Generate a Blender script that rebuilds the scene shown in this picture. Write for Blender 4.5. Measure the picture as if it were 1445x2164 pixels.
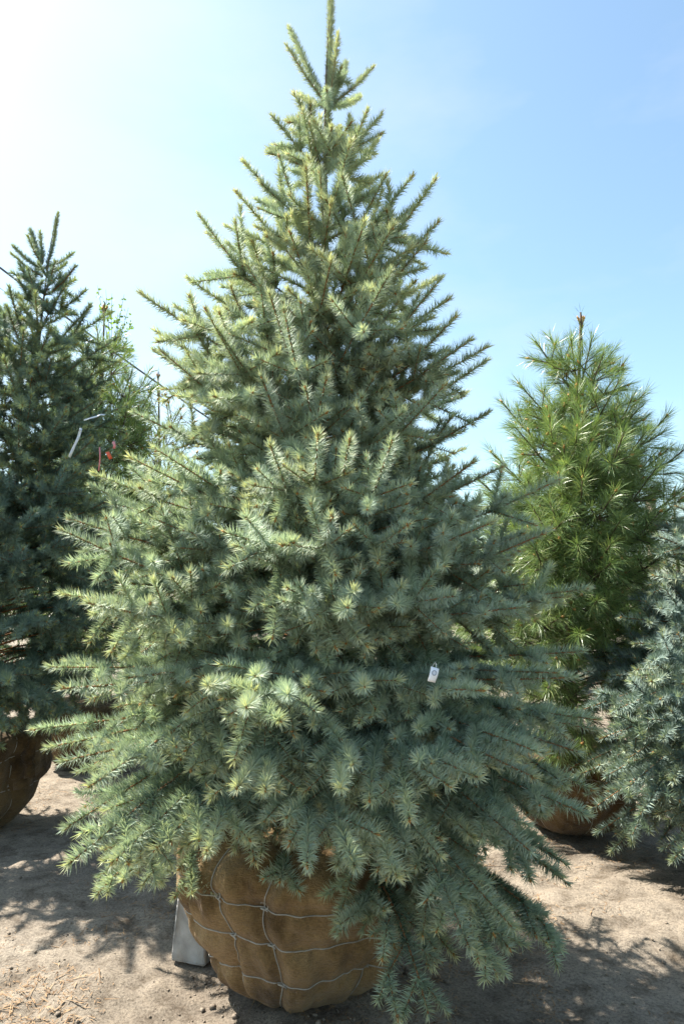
import bpy, math, random
import numpy as np

for o in list(bpy.data.objects):
    bpy.data.objects.remove(o)
scene = bpy.context.scene
COL = scene.collection
R = math.radians

# ------------------------------------------------------------------ camera
CAM_H, PITCH, FPX, CX, CY = 1.6, R(6.6), 1443.0, 722.5, 1082.0
cam_d = bpy.data.cameras.new('camera')
cam_d.sensor_fit = 'VERTICAL'
cam_d.sensor_height = 36.0
cam_d.sensor_width = 24.0
cam_d.lens = 36.0 * FPX / 2164.0
cam_d.clip_start = 0.05
cam_d.clip_end = 2000.0
cam = bpy.data.objects.new('camera', cam_d)
COL.objects.link(cam)
cam.location = (0, 0, CAM_H)
cam.rotation_euler = (R(90) + PITCH, 0, 0)
scene.camera = cam

# ------------------------------------------------------------------ sky, sun, exposure
SUN_EL, SUN_AZ = R(50), R(61)          # azimuth measured from the view direction towards the left
world = bpy.data.worlds.new('World')
scene.world = world
world.use_nodes = True
wn = world.node_tree
wn.nodes.clear()
w_out = wn.nodes.new('ShaderNodeOutputWorld')
w_bg = wn.nodes.new('ShaderNodeBackground')
w_sky = wn.nodes.new('ShaderNodeTexSky')
w_sky.sky_type = 'NISHITA'
w_sky.sun_disc = False
w_sky.sun_elevation = SUN_EL
w_sky.sun_rotation = -SUN_AZ
w_sky.altitude = 200
w_sky.air_density = 1.15
w_sky.dust_density = 1.5
w_sky.ozone_density = 0.3
w_bg.inputs['Strength'].default_value = 0.088
w_tint = wn.nodes.new('ShaderNodeMix')
w_tint.data_type = 'RGBA'
w_tint.blend_type = 'MULTIPLY'
w_tint.inputs[0].default_value = 1.0
w_tint.inputs[7].default_value = (0.90, 1.06, 1.06, 1)
wn.links.new(w_sky.outputs[0], w_tint.inputs[6])
# thin high cloud, spread over the whole sky
w_tc = wn.nodes.new('ShaderNodeTexCoord')
w_map = wn.nodes.new('ShaderNodeMapping')
w_map.inputs['Scale'].default_value = (1.0, 1.0, 2.6)
w_map.inputs['Location'].default_value = (2.3, 0.4, 0.7)
w_n = wn.nodes.new('ShaderNodeTexNoise')
w_n.inputs['Scale'].default_value = 1.7
w_n.inputs['Detail'].default_value = 7
w_n.inputs['Roughness'].default_value = 0.55
w_r = wn.nodes.new('ShaderNodeMapRange')
w_r.inputs[1].default_value = 0.42
w_r.inputs[2].default_value = 0.75
w_r.inputs[3].default_value = 0.06
w_r.inputs[4].default_value = 0.55
w_cl = wn.nodes.new('ShaderNodeMix')
w_cl.data_type = 'RGBA'
w_cl.inputs[7].default_value = (3.9, 4.1, 4.3, 1)
wn.links.new(w_tc.outputs['Generated'], w_map.inputs[0])
wn.links.new(w_map.outputs[0], w_n.inputs['Vector'])
wn.links.new(w_n.outputs['Fac'], w_r.inputs[0])
wn.links.new(w_r.outputs[0], w_cl.inputs[0])
wn.links.new(w_tint.outputs[2], w_cl.inputs[6])
wn.links.new(w_cl.outputs[2], w_bg.inputs[0])
wn.links.new(w_bg.outputs[0], w_out.inputs[0])

sun_d = bpy.data.lights.new('sun', 'SUN')
sun_d.energy = 5.0
sun_d.angle = R(0.55)
sun_d.color = (1.0, 0.945, 0.86)
sun = bpy.data.objects.new('sun', sun_d)
COL.objects.link(sun)
from mathutils import Vector
to_sun = Vector((-math.sin(SUN_AZ) * math.cos(SUN_EL), math.cos(SUN_AZ) * math.cos(SUN_EL), math.sin(SUN_EL)))
sun.rotation_euler = to_sun.to_track_quat('Z', 'Y').to_euler()
sun.location = (-6, 6, 12)

vs = scene.view_settings
vs.view_transform = 'Standard'
vs.look = 'None'
vs.gamma = 1.0
vs.exposure = 1.58
vs.use_curve_mapping = False

# ------------------------------------------------------------------ helpers
Z = np.array([0, 0, 1.0])


def ray(px, py):
    u, v = (px - CX) / FPX, (CY - py) / FPX
    c, s = math.cos(PITCH), math.sin(PITCH)
    return np.array([u, c - v * s, s + v * c])


def at(px, py, Y):
    d = ray(px, py)
    t = Y / d[1]
    return np.array([d[0] * t, Y, CAM_H + d[2] * t])


def ground_at(px, py):
    d = ray(px, py)
    t = -CAM_H / d[2]
    return np.array([d[0] * t, d[1] * t, 0.0])


def unit(v):
    return v / (math.sqrt(float(np.dot(v, v))) + 1e-12)


def nrm(a):
    return a / (np.linalg.norm(a, axis=-1, keepdims=True) + 1e-12)


def tag(o, label=None, cat=None, group=None, kind=None):
    if label: o['label'] = label
    if cat: o['category'] = cat
    if group: o['group'] = group
    if kind: o['kind'] = kind
    return o


def empty(name, loc, label=None, cat=None, group=None):
    o = bpy.data.objects.new(name, None)
    o.empty_display_size = 0.1
    o.location = loc
    COL.objects.link(o)
    return tag(o, label, cat, group)


def mesh_np(name, verts, faces, mat, parent=None, loc=(0, 0, 0), smooth=False, face_attr=None, kind=None):
    """faces: (n,3) or (n,4) int array, or list of such arrays"""
    if not isinstance(faces, list):
        faces = [faces]
    faces = [f for f in faces if len(f)]
    me = bpy.data.meshes.new(name)
    nv = len(verts)
    me.vertices.add(nv)
    me.vertices.foreach_set('co', np.ascontiguousarray(verts, dtype=np.float32).ravel())
    idx = np.concatenate([f.ravel() for f in faces]).astype(np.int32)
    tot = np.concatenate([np.full(len(f), f.shape[1]) for f in faces]).astype(np.int32)
    me.loops.add(len(idx))
    me.loops.foreach_set('vertex_index', idx)
    me.polygons.add(len(tot))
    st = np.concatenate([[0], np.cumsum(tot)[:-1]]).astype(np.int32)
    me.polygons.foreach_set('loop_start', st)
    me.polygons.foreach_set('loop_total', tot)
    if smooth:
        me.polygons.foreach_set('use_smooth', np.ones(len(tot), dtype=bool))
    me.update(calc_edges=True)
    if face_attr:
        for k, a in face_attr.items():
            a = np.asarray(a, dtype=np.float32)
            if a.ndim == 2:
                me.attributes.new(k, 'FLOAT_VECTOR', 'FACE').data.foreach_set('vector', np.ascontiguousarray(a).ravel())
            else:
                me.attributes.new(k, 'FLOAT', 'FACE').data.foreach_set('value', a)
    me.materials.append(mat)
    o = bpy.data.objects.new(name, me)
    COL.objects.link(o)
    o.location = loc
    if parent is not None:
        o.parent = parent
    if kind:
        o['kind'] = kind
    return o


def vnoise(x, y, seed=0):
    """smooth 2-D value noise, vectorised, 0..1"""
    xi, yi = np.floor(x).astype(np.int64), np.floor(y).astype(np.int64)
    xf, yf = x - xi, y - yi
    xf, yf = xf * xf * (3 - 2 * xf), yf * yf * (3 - 2 * yf)

    def h(a, b):
        n = (a * 374761393 + b * 668265263 + seed * 1442695041) & 0x7fffffff
        n = ((n ^ (n >> 13)) * 1274126177) & 0x7fffffff
        n = (n ^ (n >> 16)) & 0x7fffffff
        return (n % 65536) / 65535.0
    a, b, c, d = h(xi, yi), h(xi + 1, yi), h(xi, yi + 1), h(xi + 1, yi + 1)
    return (a * (1 - xf) + b * xf) * (1 - yf) + (c * (1 - xf) + d * xf) * yf


def tubes(P0, P1, r0, r1, k=4):
    """open k-sided tubes for many segments"""
    n = len(P0)
    ax = nrm(P1 - P0)
    ref = np.where(np.abs(ax[:, 2:3]) > 0.9, np.array([[1.0, 0, 0]]), np.array([[0, 0, 1.0]]))
    s = nrm(np.cross(ax, ref))
    u = np.cross(s, ax)
    ang = np.arange(k) * 2 * math.pi / k
    ring = np.cos(ang)[None, :, None] * s[:, None, :] + np.sin(ang)[None, :, None] * u[:, None, :]
    a = P0[:, None, :] + ring * r0[:, None, None]
    b = P1[:, None, :] + ring * r1[:, None, None]
    V = np.concatenate([a, b], axis=1).reshape(-1, 3)
    j = np.arange(k)
    f = np.stack([j, (j + 1) % k, (j + 1) % k + k, j + k], axis=1)
    F = (f[None] + (np.arange(n) * 2 * k)[:, None, None]).reshape(-1, 4)
    return V, F


def sweep(pts, rad, k=8, closed=False, twist=0.0):
    """one continuous tube along pts with capped ends"""
    pts = np.asarray(pts, float)
    n = len(pts)
    rad = np.broadcast_to(np.asarray(rad, float), (n,))
    tan = nrm(np.gradient(pts, axis=0)) if not closed else nrm(np.roll(pts, -1, 0) - np.roll(pts, 1, 0))
    ref = np.array([0.0, 0, 1]) if abs(tan[0][2]) < 0.9 else np.array([1.0, 0, 0])
    s = unit(np.cross(tan[0], ref))
    ss = []
    for t in tan:
        s = unit(s - t * np.dot(s, t))
        ss.append(s)
    ss = np.array(ss)
    uu = np.cross(ss, tan)
    ang = np.arange(k) * 2 * math.pi / k
    tw = np.arange(n) * twist
    A = ang[None, :] + tw[:, None]
    V = pts[:, None, :] + (np.cos(A)[..., None] * ss[:, None, :] + np.sin(A)[..., None] * uu[:, None, :]) * rad[:, None, None]
    V = V.reshape(-1, 3)
    F = []
    m = n if closed else n - 1
    for i in range(m):
        i2 = (i + 1) % n
        for j in range(k):
            j2 = (j + 1) % k
            F.append((i * k + j, i * k + j2, i2 * k + j2, i2 * k + j))
    T = []
    if not closed:
        V = np.concatenate([V, pts[:1], pts[-1:]])
        c0, c1 = n * k, n * k + 1
        for j in range(k):
            T.append((c0, (j + 1) % k, j))
            T.append((c1, (n - 1) * k + j, (n - 1) * k + (j + 1) % k))
    return V, [np.array(F), np.array(T).reshape(-1, 3)]


# ------------------------------------------------------------------ materials
def new_mat(name):
    m = bpy.data.materials.new(name)
    m.use_nodes = True
    nt = m.node_tree
    nt.nodes.clear()
    out = nt.nodes.new('ShaderNodeOutputMaterial')
    return m, nt, out


def ramp(nt, src, stops):
    r = nt.nodes.new('ShaderNodeValToRGB')
    el = r.color_ramp.elements
    while len(el) < len(stops):
        el.new(0.5)
    for e, (p, c) in zip(el, stops):
        e.position = p
        e.color = (*c, 1)
    nt.links.new(src, r.inputs[0])
    return r.outputs[0]


def needle_mat(name, old, mid, new, tip, trans=0.28, rough=0.42, spec=0.35):
    m, nt, out = new_mat(name)
    N, L = nt.nodes, nt.links
    a = N.new('ShaderNodeAttribute'); a.attribute_name = 'age'
    t = N.new('ShaderNodeAttribute'); t.attribute_name = 'tint'
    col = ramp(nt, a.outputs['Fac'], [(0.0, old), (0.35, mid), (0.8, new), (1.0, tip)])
    hsv = N.new('ShaderNodeHueSaturation')
    mr = N.new('ShaderNodeMapRange')
    mr.inputs[3].default_value = 0.72
    mr.inputs[4].default_value = 1.3
    L.new(t.outputs['Fac'], mr.inputs[0])
    L.new(mr.outputs[0], hsv.inputs['Value'])
    L.new(col, hsv.inputs['Color'])
    p = N.new('ShaderNodeBsdfPrincipled')
    p.inputs['Roughness'].default_value = rough
    p.inputs['Specular IOR Level'].default_value = spec
    L.new(hsv.outputs[0], p.inputs['Base Color'])
    tr = N.new('ShaderNodeBsdfTranslucent')
    mx = N.new('ShaderNodeMix'); mx.data_type = 'RGBA'; mx.blend_type = 'MULTIPLY'
    mx.inputs[0].default_value = 1.0
    L.new(hsv.outputs[0], mx.inputs[6])
    mx.inputs[7].default_value = (1.15, 1.2, 0.7, 1)
    L.new(mx.outputs[2], tr.inputs['Color'])
    ms = N.new('ShaderNodeMixShader')
    ms.inputs[0].default_value = trans
    L.new(p.outputs[0], ms.inputs[1])
    L.new(tr.outputs[0], ms.inputs[2])
    L.new(ms.outputs[0], out.inputs[0])
    return m


def noise_mat(name, c0, c1, scale=8, rough=0.9, bump=0.3, bscale=60, detail=6, spec=0.2, dist=0.01, c2=None):
    m, nt, out = new_mat(name)
    N, L = nt.nodes, nt.links
    tc = N.new('ShaderNodeTexCoord')
    n1 = N.new('ShaderNodeTexNoise'); n1.inputs['Scale'].default_value = scale; n1.inputs['Detail'].default_value = detail
    n2 = N.new('ShaderNodeTexNoise'); n2.inputs['Scale'].default_value = bscale; n2.inputs['Detail'].default_value = 4
    L.new(tc.outputs['Object'], n1.inputs['Vector']); L.new(tc.outputs['Object'], n2.inputs['Vector'])
    st = [(0.3, c0), (0.7, c1)] if c2 is None else [(0.28, c0), (0.5, c1), (0.75, c2)]
    col = ramp(nt, n1.outputs['Fac'], st)
    p = N.new('ShaderNodeBsdfPrincipled')
    p.inputs['Roughness'].default_value = rough
    p.inputs['Specular IOR Level'].default_value = spec
    L.new(col, p.inputs['Base Color'])
    if bump:
        b = N.new('ShaderNodeBump'); b.inputs['Strength'].default_value = bump; b.inputs['Distance'].default_value = dist
        L.new(n2.outputs['Fac'], b.inputs['Height']); L.new(b.outputs[0], p.inputs['Normal'])
    L.new(p.outputs[0], out.inputs[0])
    return m


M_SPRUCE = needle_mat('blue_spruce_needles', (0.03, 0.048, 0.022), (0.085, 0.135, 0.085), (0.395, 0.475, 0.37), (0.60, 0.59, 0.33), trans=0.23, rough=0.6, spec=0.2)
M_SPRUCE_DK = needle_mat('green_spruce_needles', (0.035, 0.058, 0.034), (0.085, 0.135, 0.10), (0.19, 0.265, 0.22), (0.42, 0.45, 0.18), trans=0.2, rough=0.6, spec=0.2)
M_SPRUCE_BL = needle_mat('shaded_blue_spruce_needles', (0.035, 0.055, 0.035), (0.085, 0.13, 0.105), (0.235, 0.31, 0.28), (0.42, 0.44, 0.24), trans=0.2, rough=0.6, spec=0.2)  # right-edge spruce toned darker, its shade put into the needle colour
M_PINE = needle_mat('white_pine_needles', (0.055, 0.085, 0.03), (0.105, 0.17, 0.06), (0.19, 0.28, 0.10), (0.33, 0.37, 0.13), trans=0.25, rough=0.35, spec=0.5)
M_PINE2 = needle_mat('yellow_green_pine_needles', (0.06, 0.10, 0.03), (0.11, 0.17, 0.05), (0.18, 0.25, 0.07), (0.25, 0.27, 0.08), trans=0.3)  # yellow-green needles of the far pines
M_TWIG = noise_mat('twig_bark', (0.24, 0.115, 0.05), (0.36, 0.18, 0.08), scale=30, bump=0.4, bscale=220, dist=0.002)
M_BARK = noise_mat('trunk_bark', (0.07, 0.05, 0.04), (0.17, 0.125, 0.095), scale=25, bump=0.8, bscale=60)
M_BUD = noise_mat('bud_scales', (0.30, 0.15, 0.055), (0.48, 0.27, 0.09), scale=50, bump=0.3, bscale=400, dist=0.001, rough=0.6)
M_ROPE = noise_mat('sisal_rope', (0.31, 0.295, 0.26), (0.47, 0.45, 0.40), scale=40, bump=0.6, bscale=500, dist=0.002)
M_CONC = noise_mat('concrete', (0.27, 0.265, 0.25), (0.47, 0.465, 0.45), scale=16, bump=1.0, bscale=150, dist=0.004)
M_TAGW = noise_mat('white_plastic', (0.78, 0.78, 0.80), (0.84, 0.84, 0.86), scale=5, rough=0.35, bump=0, spec=0.5)
M_TAGG = noise_mat('grey_print', (0.30, 0.33, 0.40), (0.42, 0.45, 0.50), scale=60, rough=0.5, bump=0)
M_RIBW = noise_mat('white_ribbon', (0.45, 0.50, 0.58), (0.72, 0.76, 0.8), scale=35, rough=0.3, bump=0, spec=0.5)  # white dimmed to blue-grey, shade among the twigs put into the colour
M_RIBP = noise_mat('pink_ribbon', (0.62, 0.20, 0.22), (0.75, 0.32, 0.33), scale=20, rough=0.4, bump=0)
M_RIBO = noise_mat('orange_ribbon', (0.70, 0.10, 0.05), (0.80, 0.16, 0.08), scale=20, rough=0.4, bump=0)
M_WIRE = noise_mat('cable_sheath', (0.06, 0.07, 0.085), (0.10, 0.11, 0.13), scale=3, rough=0.5, bump=0)
M_POLE = noise_mat('weathered_wood', (0.17, 0.13, 0.095), (0.30, 0.24, 0.18), scale=9, bump=0.6, bscale=40)
M_LEAF = needle_mat('young_leaf', (0.12, 0.20, 0.04), (0.16, 0.26, 0.06), (0.22, 0.32, 0.08), (0.28, 0.36, 0.10), trans=0.4)
M_LITTER = noise_mat('dry_needles', (0.13, 0.07, 0.035), (0.42, 0.29, 0.17), scale=25, bump=0)
M_CLOD = noise_mat('dirt_clod', (0.15, 0.12, 0.09), (0.28, 0.23, 0.18), scale=9, bump=0.6, bscale=120, dist=0.004)
M_FRAY = noise_mat('burlap_fibre', (0.24, 0.15, 0.065), (0.36, 0.25, 0.12), scale=20, bump=0)


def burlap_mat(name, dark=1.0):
    m, nt, out = new_mat(name)
    N, L = nt.nodes, nt.links
    tc = N.new('ShaderNodeTexCoord')
    n1 = N.new('ShaderNodeTexNoise'); n1.inputs['Scale'].default_value = 5; n1.inputs['Detail'].default_value = 8; n1.inputs['Roughness'].default_value = 0.62
    L.new(tc.outputs['Object'], n1.inputs['Vector'])
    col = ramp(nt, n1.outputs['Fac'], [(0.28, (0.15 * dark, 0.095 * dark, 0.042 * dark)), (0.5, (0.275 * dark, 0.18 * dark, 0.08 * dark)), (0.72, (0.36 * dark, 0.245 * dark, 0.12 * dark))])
    # woven threads: two stretched grains, one along and one across
    gr = []
    for sc in ((60, 60, 420), (420, 420, 60)):
        mp = N.new('ShaderNodeMapping'); mp.inputs['Scale'].default_value = sc
        nn = N.new('ShaderNodeTexNoise'); nn.inputs['Scale'].default_value = 1.0; nn.inputs['Detail'].default_value = 3
        L.new(tc.outputs['Object'], mp.inputs[0]); L.new(mp.outputs[0], nn.inputs['Vector'])
        gr.append(nn.outputs['Fac'])
    ad = N.new('ShaderNodeMath'); ad.operation = 'ADD'
    L.new(gr[0], ad.inputs[0]); L.new(gr[1], ad.inputs[1])
    # soil stains
    ns = N.new('ShaderNodeTexNoise'); ns.inputs['Scale'].default_value = 2.6; ns.inputs['Detail'].default_value = 9; ns.inputs['Roughness'].default_value = 0.7
    L.new(tc.outputs['Object'], ns.inputs['Vector'])
    stn = ramp(nt, ns.outputs['Fac'], [(0.36, (0.45, 0.40, 0.35)), (0.47, (0.9, 0.88, 0.86)), (0.6, (1, 1, 1))])
    ml = N.new('ShaderNodeMix'); ml.data_type = 'RGBA'; ml.blend_type = 'MULTIPLY'; ml.inputs[0].default_value = 1
    L.new(col, ml.inputs[6]); L.new(stn, ml.inputs[7]); col = ml.outputs[2]
    n3 = N.new('ShaderNodeTexNoise'); n3.inputs['Scale'].default_value = 26; n3.inputs['Detail'].default_value = 5
    L.new(tc.outputs['Object'], n3.inputs['Vector'])
    ad2 = N.new('ShaderNodeMath'); ad2.operation = 'MULTIPLY_ADD'
    L.new(n3.outputs['Fac'], ad2.inputs[0]); ad2.inputs[1].default_value = 5.0; L.new(ad.outputs[0], ad2.inputs[2])
    bp = N.new('ShaderNodeBump'); bp.inputs['Strength'].default_value = 0.8; bp.inputs['Distance'].default_value = 0.005
    L.new(ad2.outputs[0], bp.inputs['Height'])
    mr = N.new('ShaderNodeMapRange'); mr.inputs[1].default_value = 0.65; mr.inputs[2].default_value = 1.35
    mr.inputs[3].default_value = 0.6; mr.inputs[4].default_value = 1.35
    L.new(ad.outputs[0], mr.inputs[0])
    hs = N.new('ShaderNodeHueSaturation'); L.new(mr.outputs[0], hs.inputs['Value']); L.new(col, hs.inputs['Color'])
    p = N.new('ShaderNodeBsdfPrincipled')
    p.inputs['Roughness'].default_value = 0.95
    p.inputs['Specular IOR Level'].default_value = 0.1
    p.inputs['Sheen Weight'].default_value = 0.15
    L.new(hs.outputs[0], p.inputs['Base Color']); L.new(bp.outputs[0], p.inputs['Normal'])
    L.new(p.outputs[0], out.inputs[0])
    return m


M_BURLAP = burlap_mat('burlap', 0.95)
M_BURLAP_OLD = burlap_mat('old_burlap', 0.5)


def ground_mat():
    m, nt, out = new_mat('nursery_dirt')
    N, L = nt.nodes, nt.links
    tc = N.new('ShaderNodeTexCoord')

    def noise(s, d=6, r=0.6):
        n = N.new('ShaderNodeTexNoise')
        n.inputs['Scale'].default_value = s; n.inputs['Detail'].default_value = d; n.inputs['Roughness'].default_value = r
        L.new(tc.outputs['Object'], n.inputs['Vector'])
        return n.outputs['Fac']
    big, mid, fine = noise(1.1), noise(7, 8, 0.7), noise(85, 6, 0.75)
    base = ramp(nt, big, [(0.3, (0.17, 0.14, 0.11)), (0.5, (0.275, 0.232, 0.182)), (0.72, (0.325, 0.28, 0.225))])
    spot = ramp(nt, mid, [(0.33, (0.45, 0.42, 0.39)), (0.5, (0.92, 0.92, 0.92)), (0.72, (1.2, 1.18, 1.14))])
    grit = ramp(nt, fine, [(0.32, (0.45, 0.43, 0.41)), (0.5, (1, 1, 1)), (0.68, (1.35, 1.33, 1.3))])
    c = base
    for s in (spot, grit):
        mx = N.new('ShaderNodeMix'); mx.data_type = 'RGBA'; mx.blend_type = 'MULTIPLY'; mx.inputs[0].default_value = 1
        L.new(c, mx.inputs[6]); L.new(s, mx.inputs[7]); c = mx.outputs[2]
    p = N.new('ShaderNodeBsdfPrincipled')
    p.inputs['Roughness'].default_value = 0.95; p.inputs['Specular IOR Level'].default_value = 0.12
    L.new(c, p.inputs['Base Color'])
    b1 = N.new('ShaderNodeBump'); b1.inputs['Strength'].default_value = 1.0; b1.inputs['Distance'].default_value = 0.02
    L.new(mid, b1.inputs['Height'])
    b2 = N.new('ShaderNodeBump'); b2.inputs['Strength'].default_value = 1.0; b2.inputs['Distance'].default_value = 0.009
    L.new(fine, b2.inputs['Height']); L.new(b1.outputs[0], b2.inputs['Normal'])
    L.new(b2.outputs[0], p.inputs['Normal'])
    L.new(p.outputs[0], out.inputs[0])
    return m


# ------------------------------------------------------------------ ground
def ground_h(x, y):
    near = np.exp(-((x ** 2 + (y - 3.5) ** 2) / 60.0))
    h = (vnoise(x * 1.7, y * 1.7, 3) - 0.5) * 0.05 + (vnoise(x * 6, y * 6, 4) - 0.5) * 0.032 + (vnoise(x * 17, y * 17, 5) - 0.5) * 0.018
    return h * near - 0.012


def build_ground():
    n = 240
    t = np.linspace(-1, 1, n)
    w = 3.2 * t + 500 * np.sign(t) * np.abs(t) ** 9
    X, Y = np.meshgrid(w, w + 3.2)
    Hh = ground_h(X, Y)
    V = np.stack([X, Y, Hh], -1).reshape(-1, 3)
    i = np.arange(n * n).reshape(n, n)
    F = np.stack([i[:-1, :-1], i[:-1, 1:], i[1:, 1:], i[1:, :-1]], -1).reshape(-1, 4)
    o = mesh_np('ground', V, F, ground_mat(), smooth=True)
    tag(o, kind='structure')


build_ground()


# ------------------------------------------------------------------ conifers
class Rng:
    def __init__(s, seed):
        s.r = random.Random(seed)
        s.n = np.random.default_rng(seed)

    def u(s, a, b):
        return s.r.uniform(a, b)

    def vec(s, sd):
        g = s.r.gauss
        return np.array([g(0, sd), g(0, sd), g(0, sd)])


def grow(S, g, p, d, n, sl, order, st):
    for i in range(n):
        d = unit(d + g.vec(0.12) + Z * st['trop'])
        q = p + d * sl * g.u(0.62, 1.22)
        S.append((p, q, order, n - 1 - i))
        if i < n - 1 and order < st['maxo']:
            laterals(S, g, q, d, n - 1 - i, sl, order + 1, st)
        p = q


def laterals(S, g, q, d, rem, sl, order, st):
    side = unit(np.cross(d, Z + g.vec(0.05)))
    up = np.cross(side, d)
    angs = [g.u(-0.3, 0.3), math.pi + g.u(-0.3, 0.3)]
    if order == 1:
        if st['hang'] > 0.12:
            if g.u(0, 1) < 0.2: angs.append(-math.pi / 2 + g.u(-0.8, 0.8))
        else:
            if g.u(0, 1) < 0.9: angs.append(-math.pi / 2 + g.u(-0.8, 0.8))
            if g.u(0, 1) < 0.75: angs.append(math.pi / 2 + g.u(-0.8, 0.8))
    elif g.u(0, 1) < 0.2:
        angs.append(-math.pi / 2 + g.u(-0.8, 0.8))
    for a in angs:
        if order > 1 and g.u(0, 1) < st['skip']:
            continue
        rad = math.cos(a) * side + math.sin(a) * up
        e = R(g.u(43, 62))
        ld = unit(math.cos(e) * d + math.sin(e) * rad - Z * st['hang'] * g.u(0.4, 1.5))
        m = max(1, int(round(rem * g.u(0.5, 0.8))))
        m = min(m, st['cap'][order])
        grow(S, g, q, ld, m, sl * g.u(0.78, 0.95), order, st)


def bezier(P, n, stretch=1.0):
    t = np.linspace(0, 1, n + 1)[:, None]
    t = np.where(t < 1, t * stretch, t)
    P = [np.asarray(p, float) for p in P]
    if len(P) == 4:
        return (1 - t) ** 3 * P[0] + 3 * (1 - t) ** 2 * t * P[1] + 3 * (1 - t) * t ** 2 * P[2] + t ** 3 * P[3]
    # polyline, resampled
    P = np.array(P)
    L = np.concatenate([[0], np.cumsum(np.linalg.norm(np.diff(P, axis=0), axis=1))])
    s = np.linspace(0, L[-1], n + 1)
    return np.stack([np.interp(s, L, P[:, k]) for k in range(3)], -1)


def bough_segments(g, pts, sl, st, start=0.28):
    S = []
    n = len(pts) - 1
    for i in range(n):
        S.append((pts[i], pts[i + 1], 0, n - 1 - i))
        if i < n - 1 and (i + 1) / n >= start and st['maxo'] >= 1:
            laterals(S, g, pts[i + 1], unit(pts[i + 1] - pts[i]), n - 1 - i, sl, 1, st)
    return S


def spruce_needles(g, S, dens, nl, nw, density_fn, ageboost=0.0):
    """S: list of segments -> verts, tris, attributes"""
    P0 = np.array([s[0] for s in S]); P1 = np.array([s[1] for s in S])
    age = np.array([s[3] for s in S]); order = np.array([s[2] for s in S])
    L = np.linalg.norm(P1 - P0, axis=1)
    df = density_fn((P0 + P1) / 2)
    old = np.where(age >= 4, 0.65, np.where(age >= 3, 0.8, 1.0)) * np.where((order == 0) & (age >= 5), 0.6, 1.0)
    nl = nl * g.u(0.88, 1.1)
    ageboost = ageboost + g.u(-0.07, 0.05)
    zf = np.interp(P0[:, 2], [0.9, 2.4, 3.2], [1.25, 1.2, 1.5])
    cnt = (L * dens * df * old * zf + g.n.random(len(S))).astype(int)
    term = age == 0
    idx = np.repeat(np.arange(len(S)), cnt)
    if len(idx) == 0:
        return None
    n = len(idx)
    r = g.n.random
    t = r(n)
    ax = nrm(P1 - P0)[idx]
    ref = np.where(np.abs(ax[:, 2:3]) > 0.95, np.array([[1.0, 0, 0]]), np.array([[0, 0, 1.0]]))
    side = nrm(np.cross(ax, ref)); up = np.cross(side, ax)
    phi = r(n) * 2 * math.pi
    # fewer needles straight below, they sweep upwards
    rad = np.cos(phi)[:, None] * side + np.sin(phi)[:, None] * up
    tm = term[idx]
    tip = tm * np.clip((t - 0.8) / 0.2, 0, 1)
    alpha = R(70) + g.n.normal(0, 0.17, n) - tip * R(36)
    d = np.cos(alpha)[:, None] * ax + np.sin(alpha)[:, None] * rad
    d[:, 2] += 0.16
    d = nrm(d)
    base = P0[idx] + (P1 - P0)[idx] * (t * 1.01)[:, None]
    ln = nl * (0.78 + 0.34 * r(n)) * (1 - 0.18 * tip) * (0.85 + 0.15 * (age[idx] < 2))
    w = nrm(nrm(np.cross(d, rad)) + g.n.normal(0, 0.3, (n, 3))) * (nw * (0.8 + 0.4 * r(n)))[:, None] * 0.5
    V = np.empty((n, 3, 3))
    V[:, 0] = base + w; V[:, 1] = base - w; V[:, 2] = base + d * ln[:, None]
    # slight forward curve at the tip of the needle
    V[:, 2] += (ax * 0.06 + Z * 0.06) * ln[:, None]
    F = np.arange(n * 3).reshape(n, 3)
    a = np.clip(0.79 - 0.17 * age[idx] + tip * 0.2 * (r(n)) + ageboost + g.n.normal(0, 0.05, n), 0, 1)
    segt = g.n.random(len(S))[idx]
    return V.reshape(-1, 3), F, {'age': a, 'tint': np.clip(0.5 * segt + 0.5 * r(n), 0, 1)}


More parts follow.
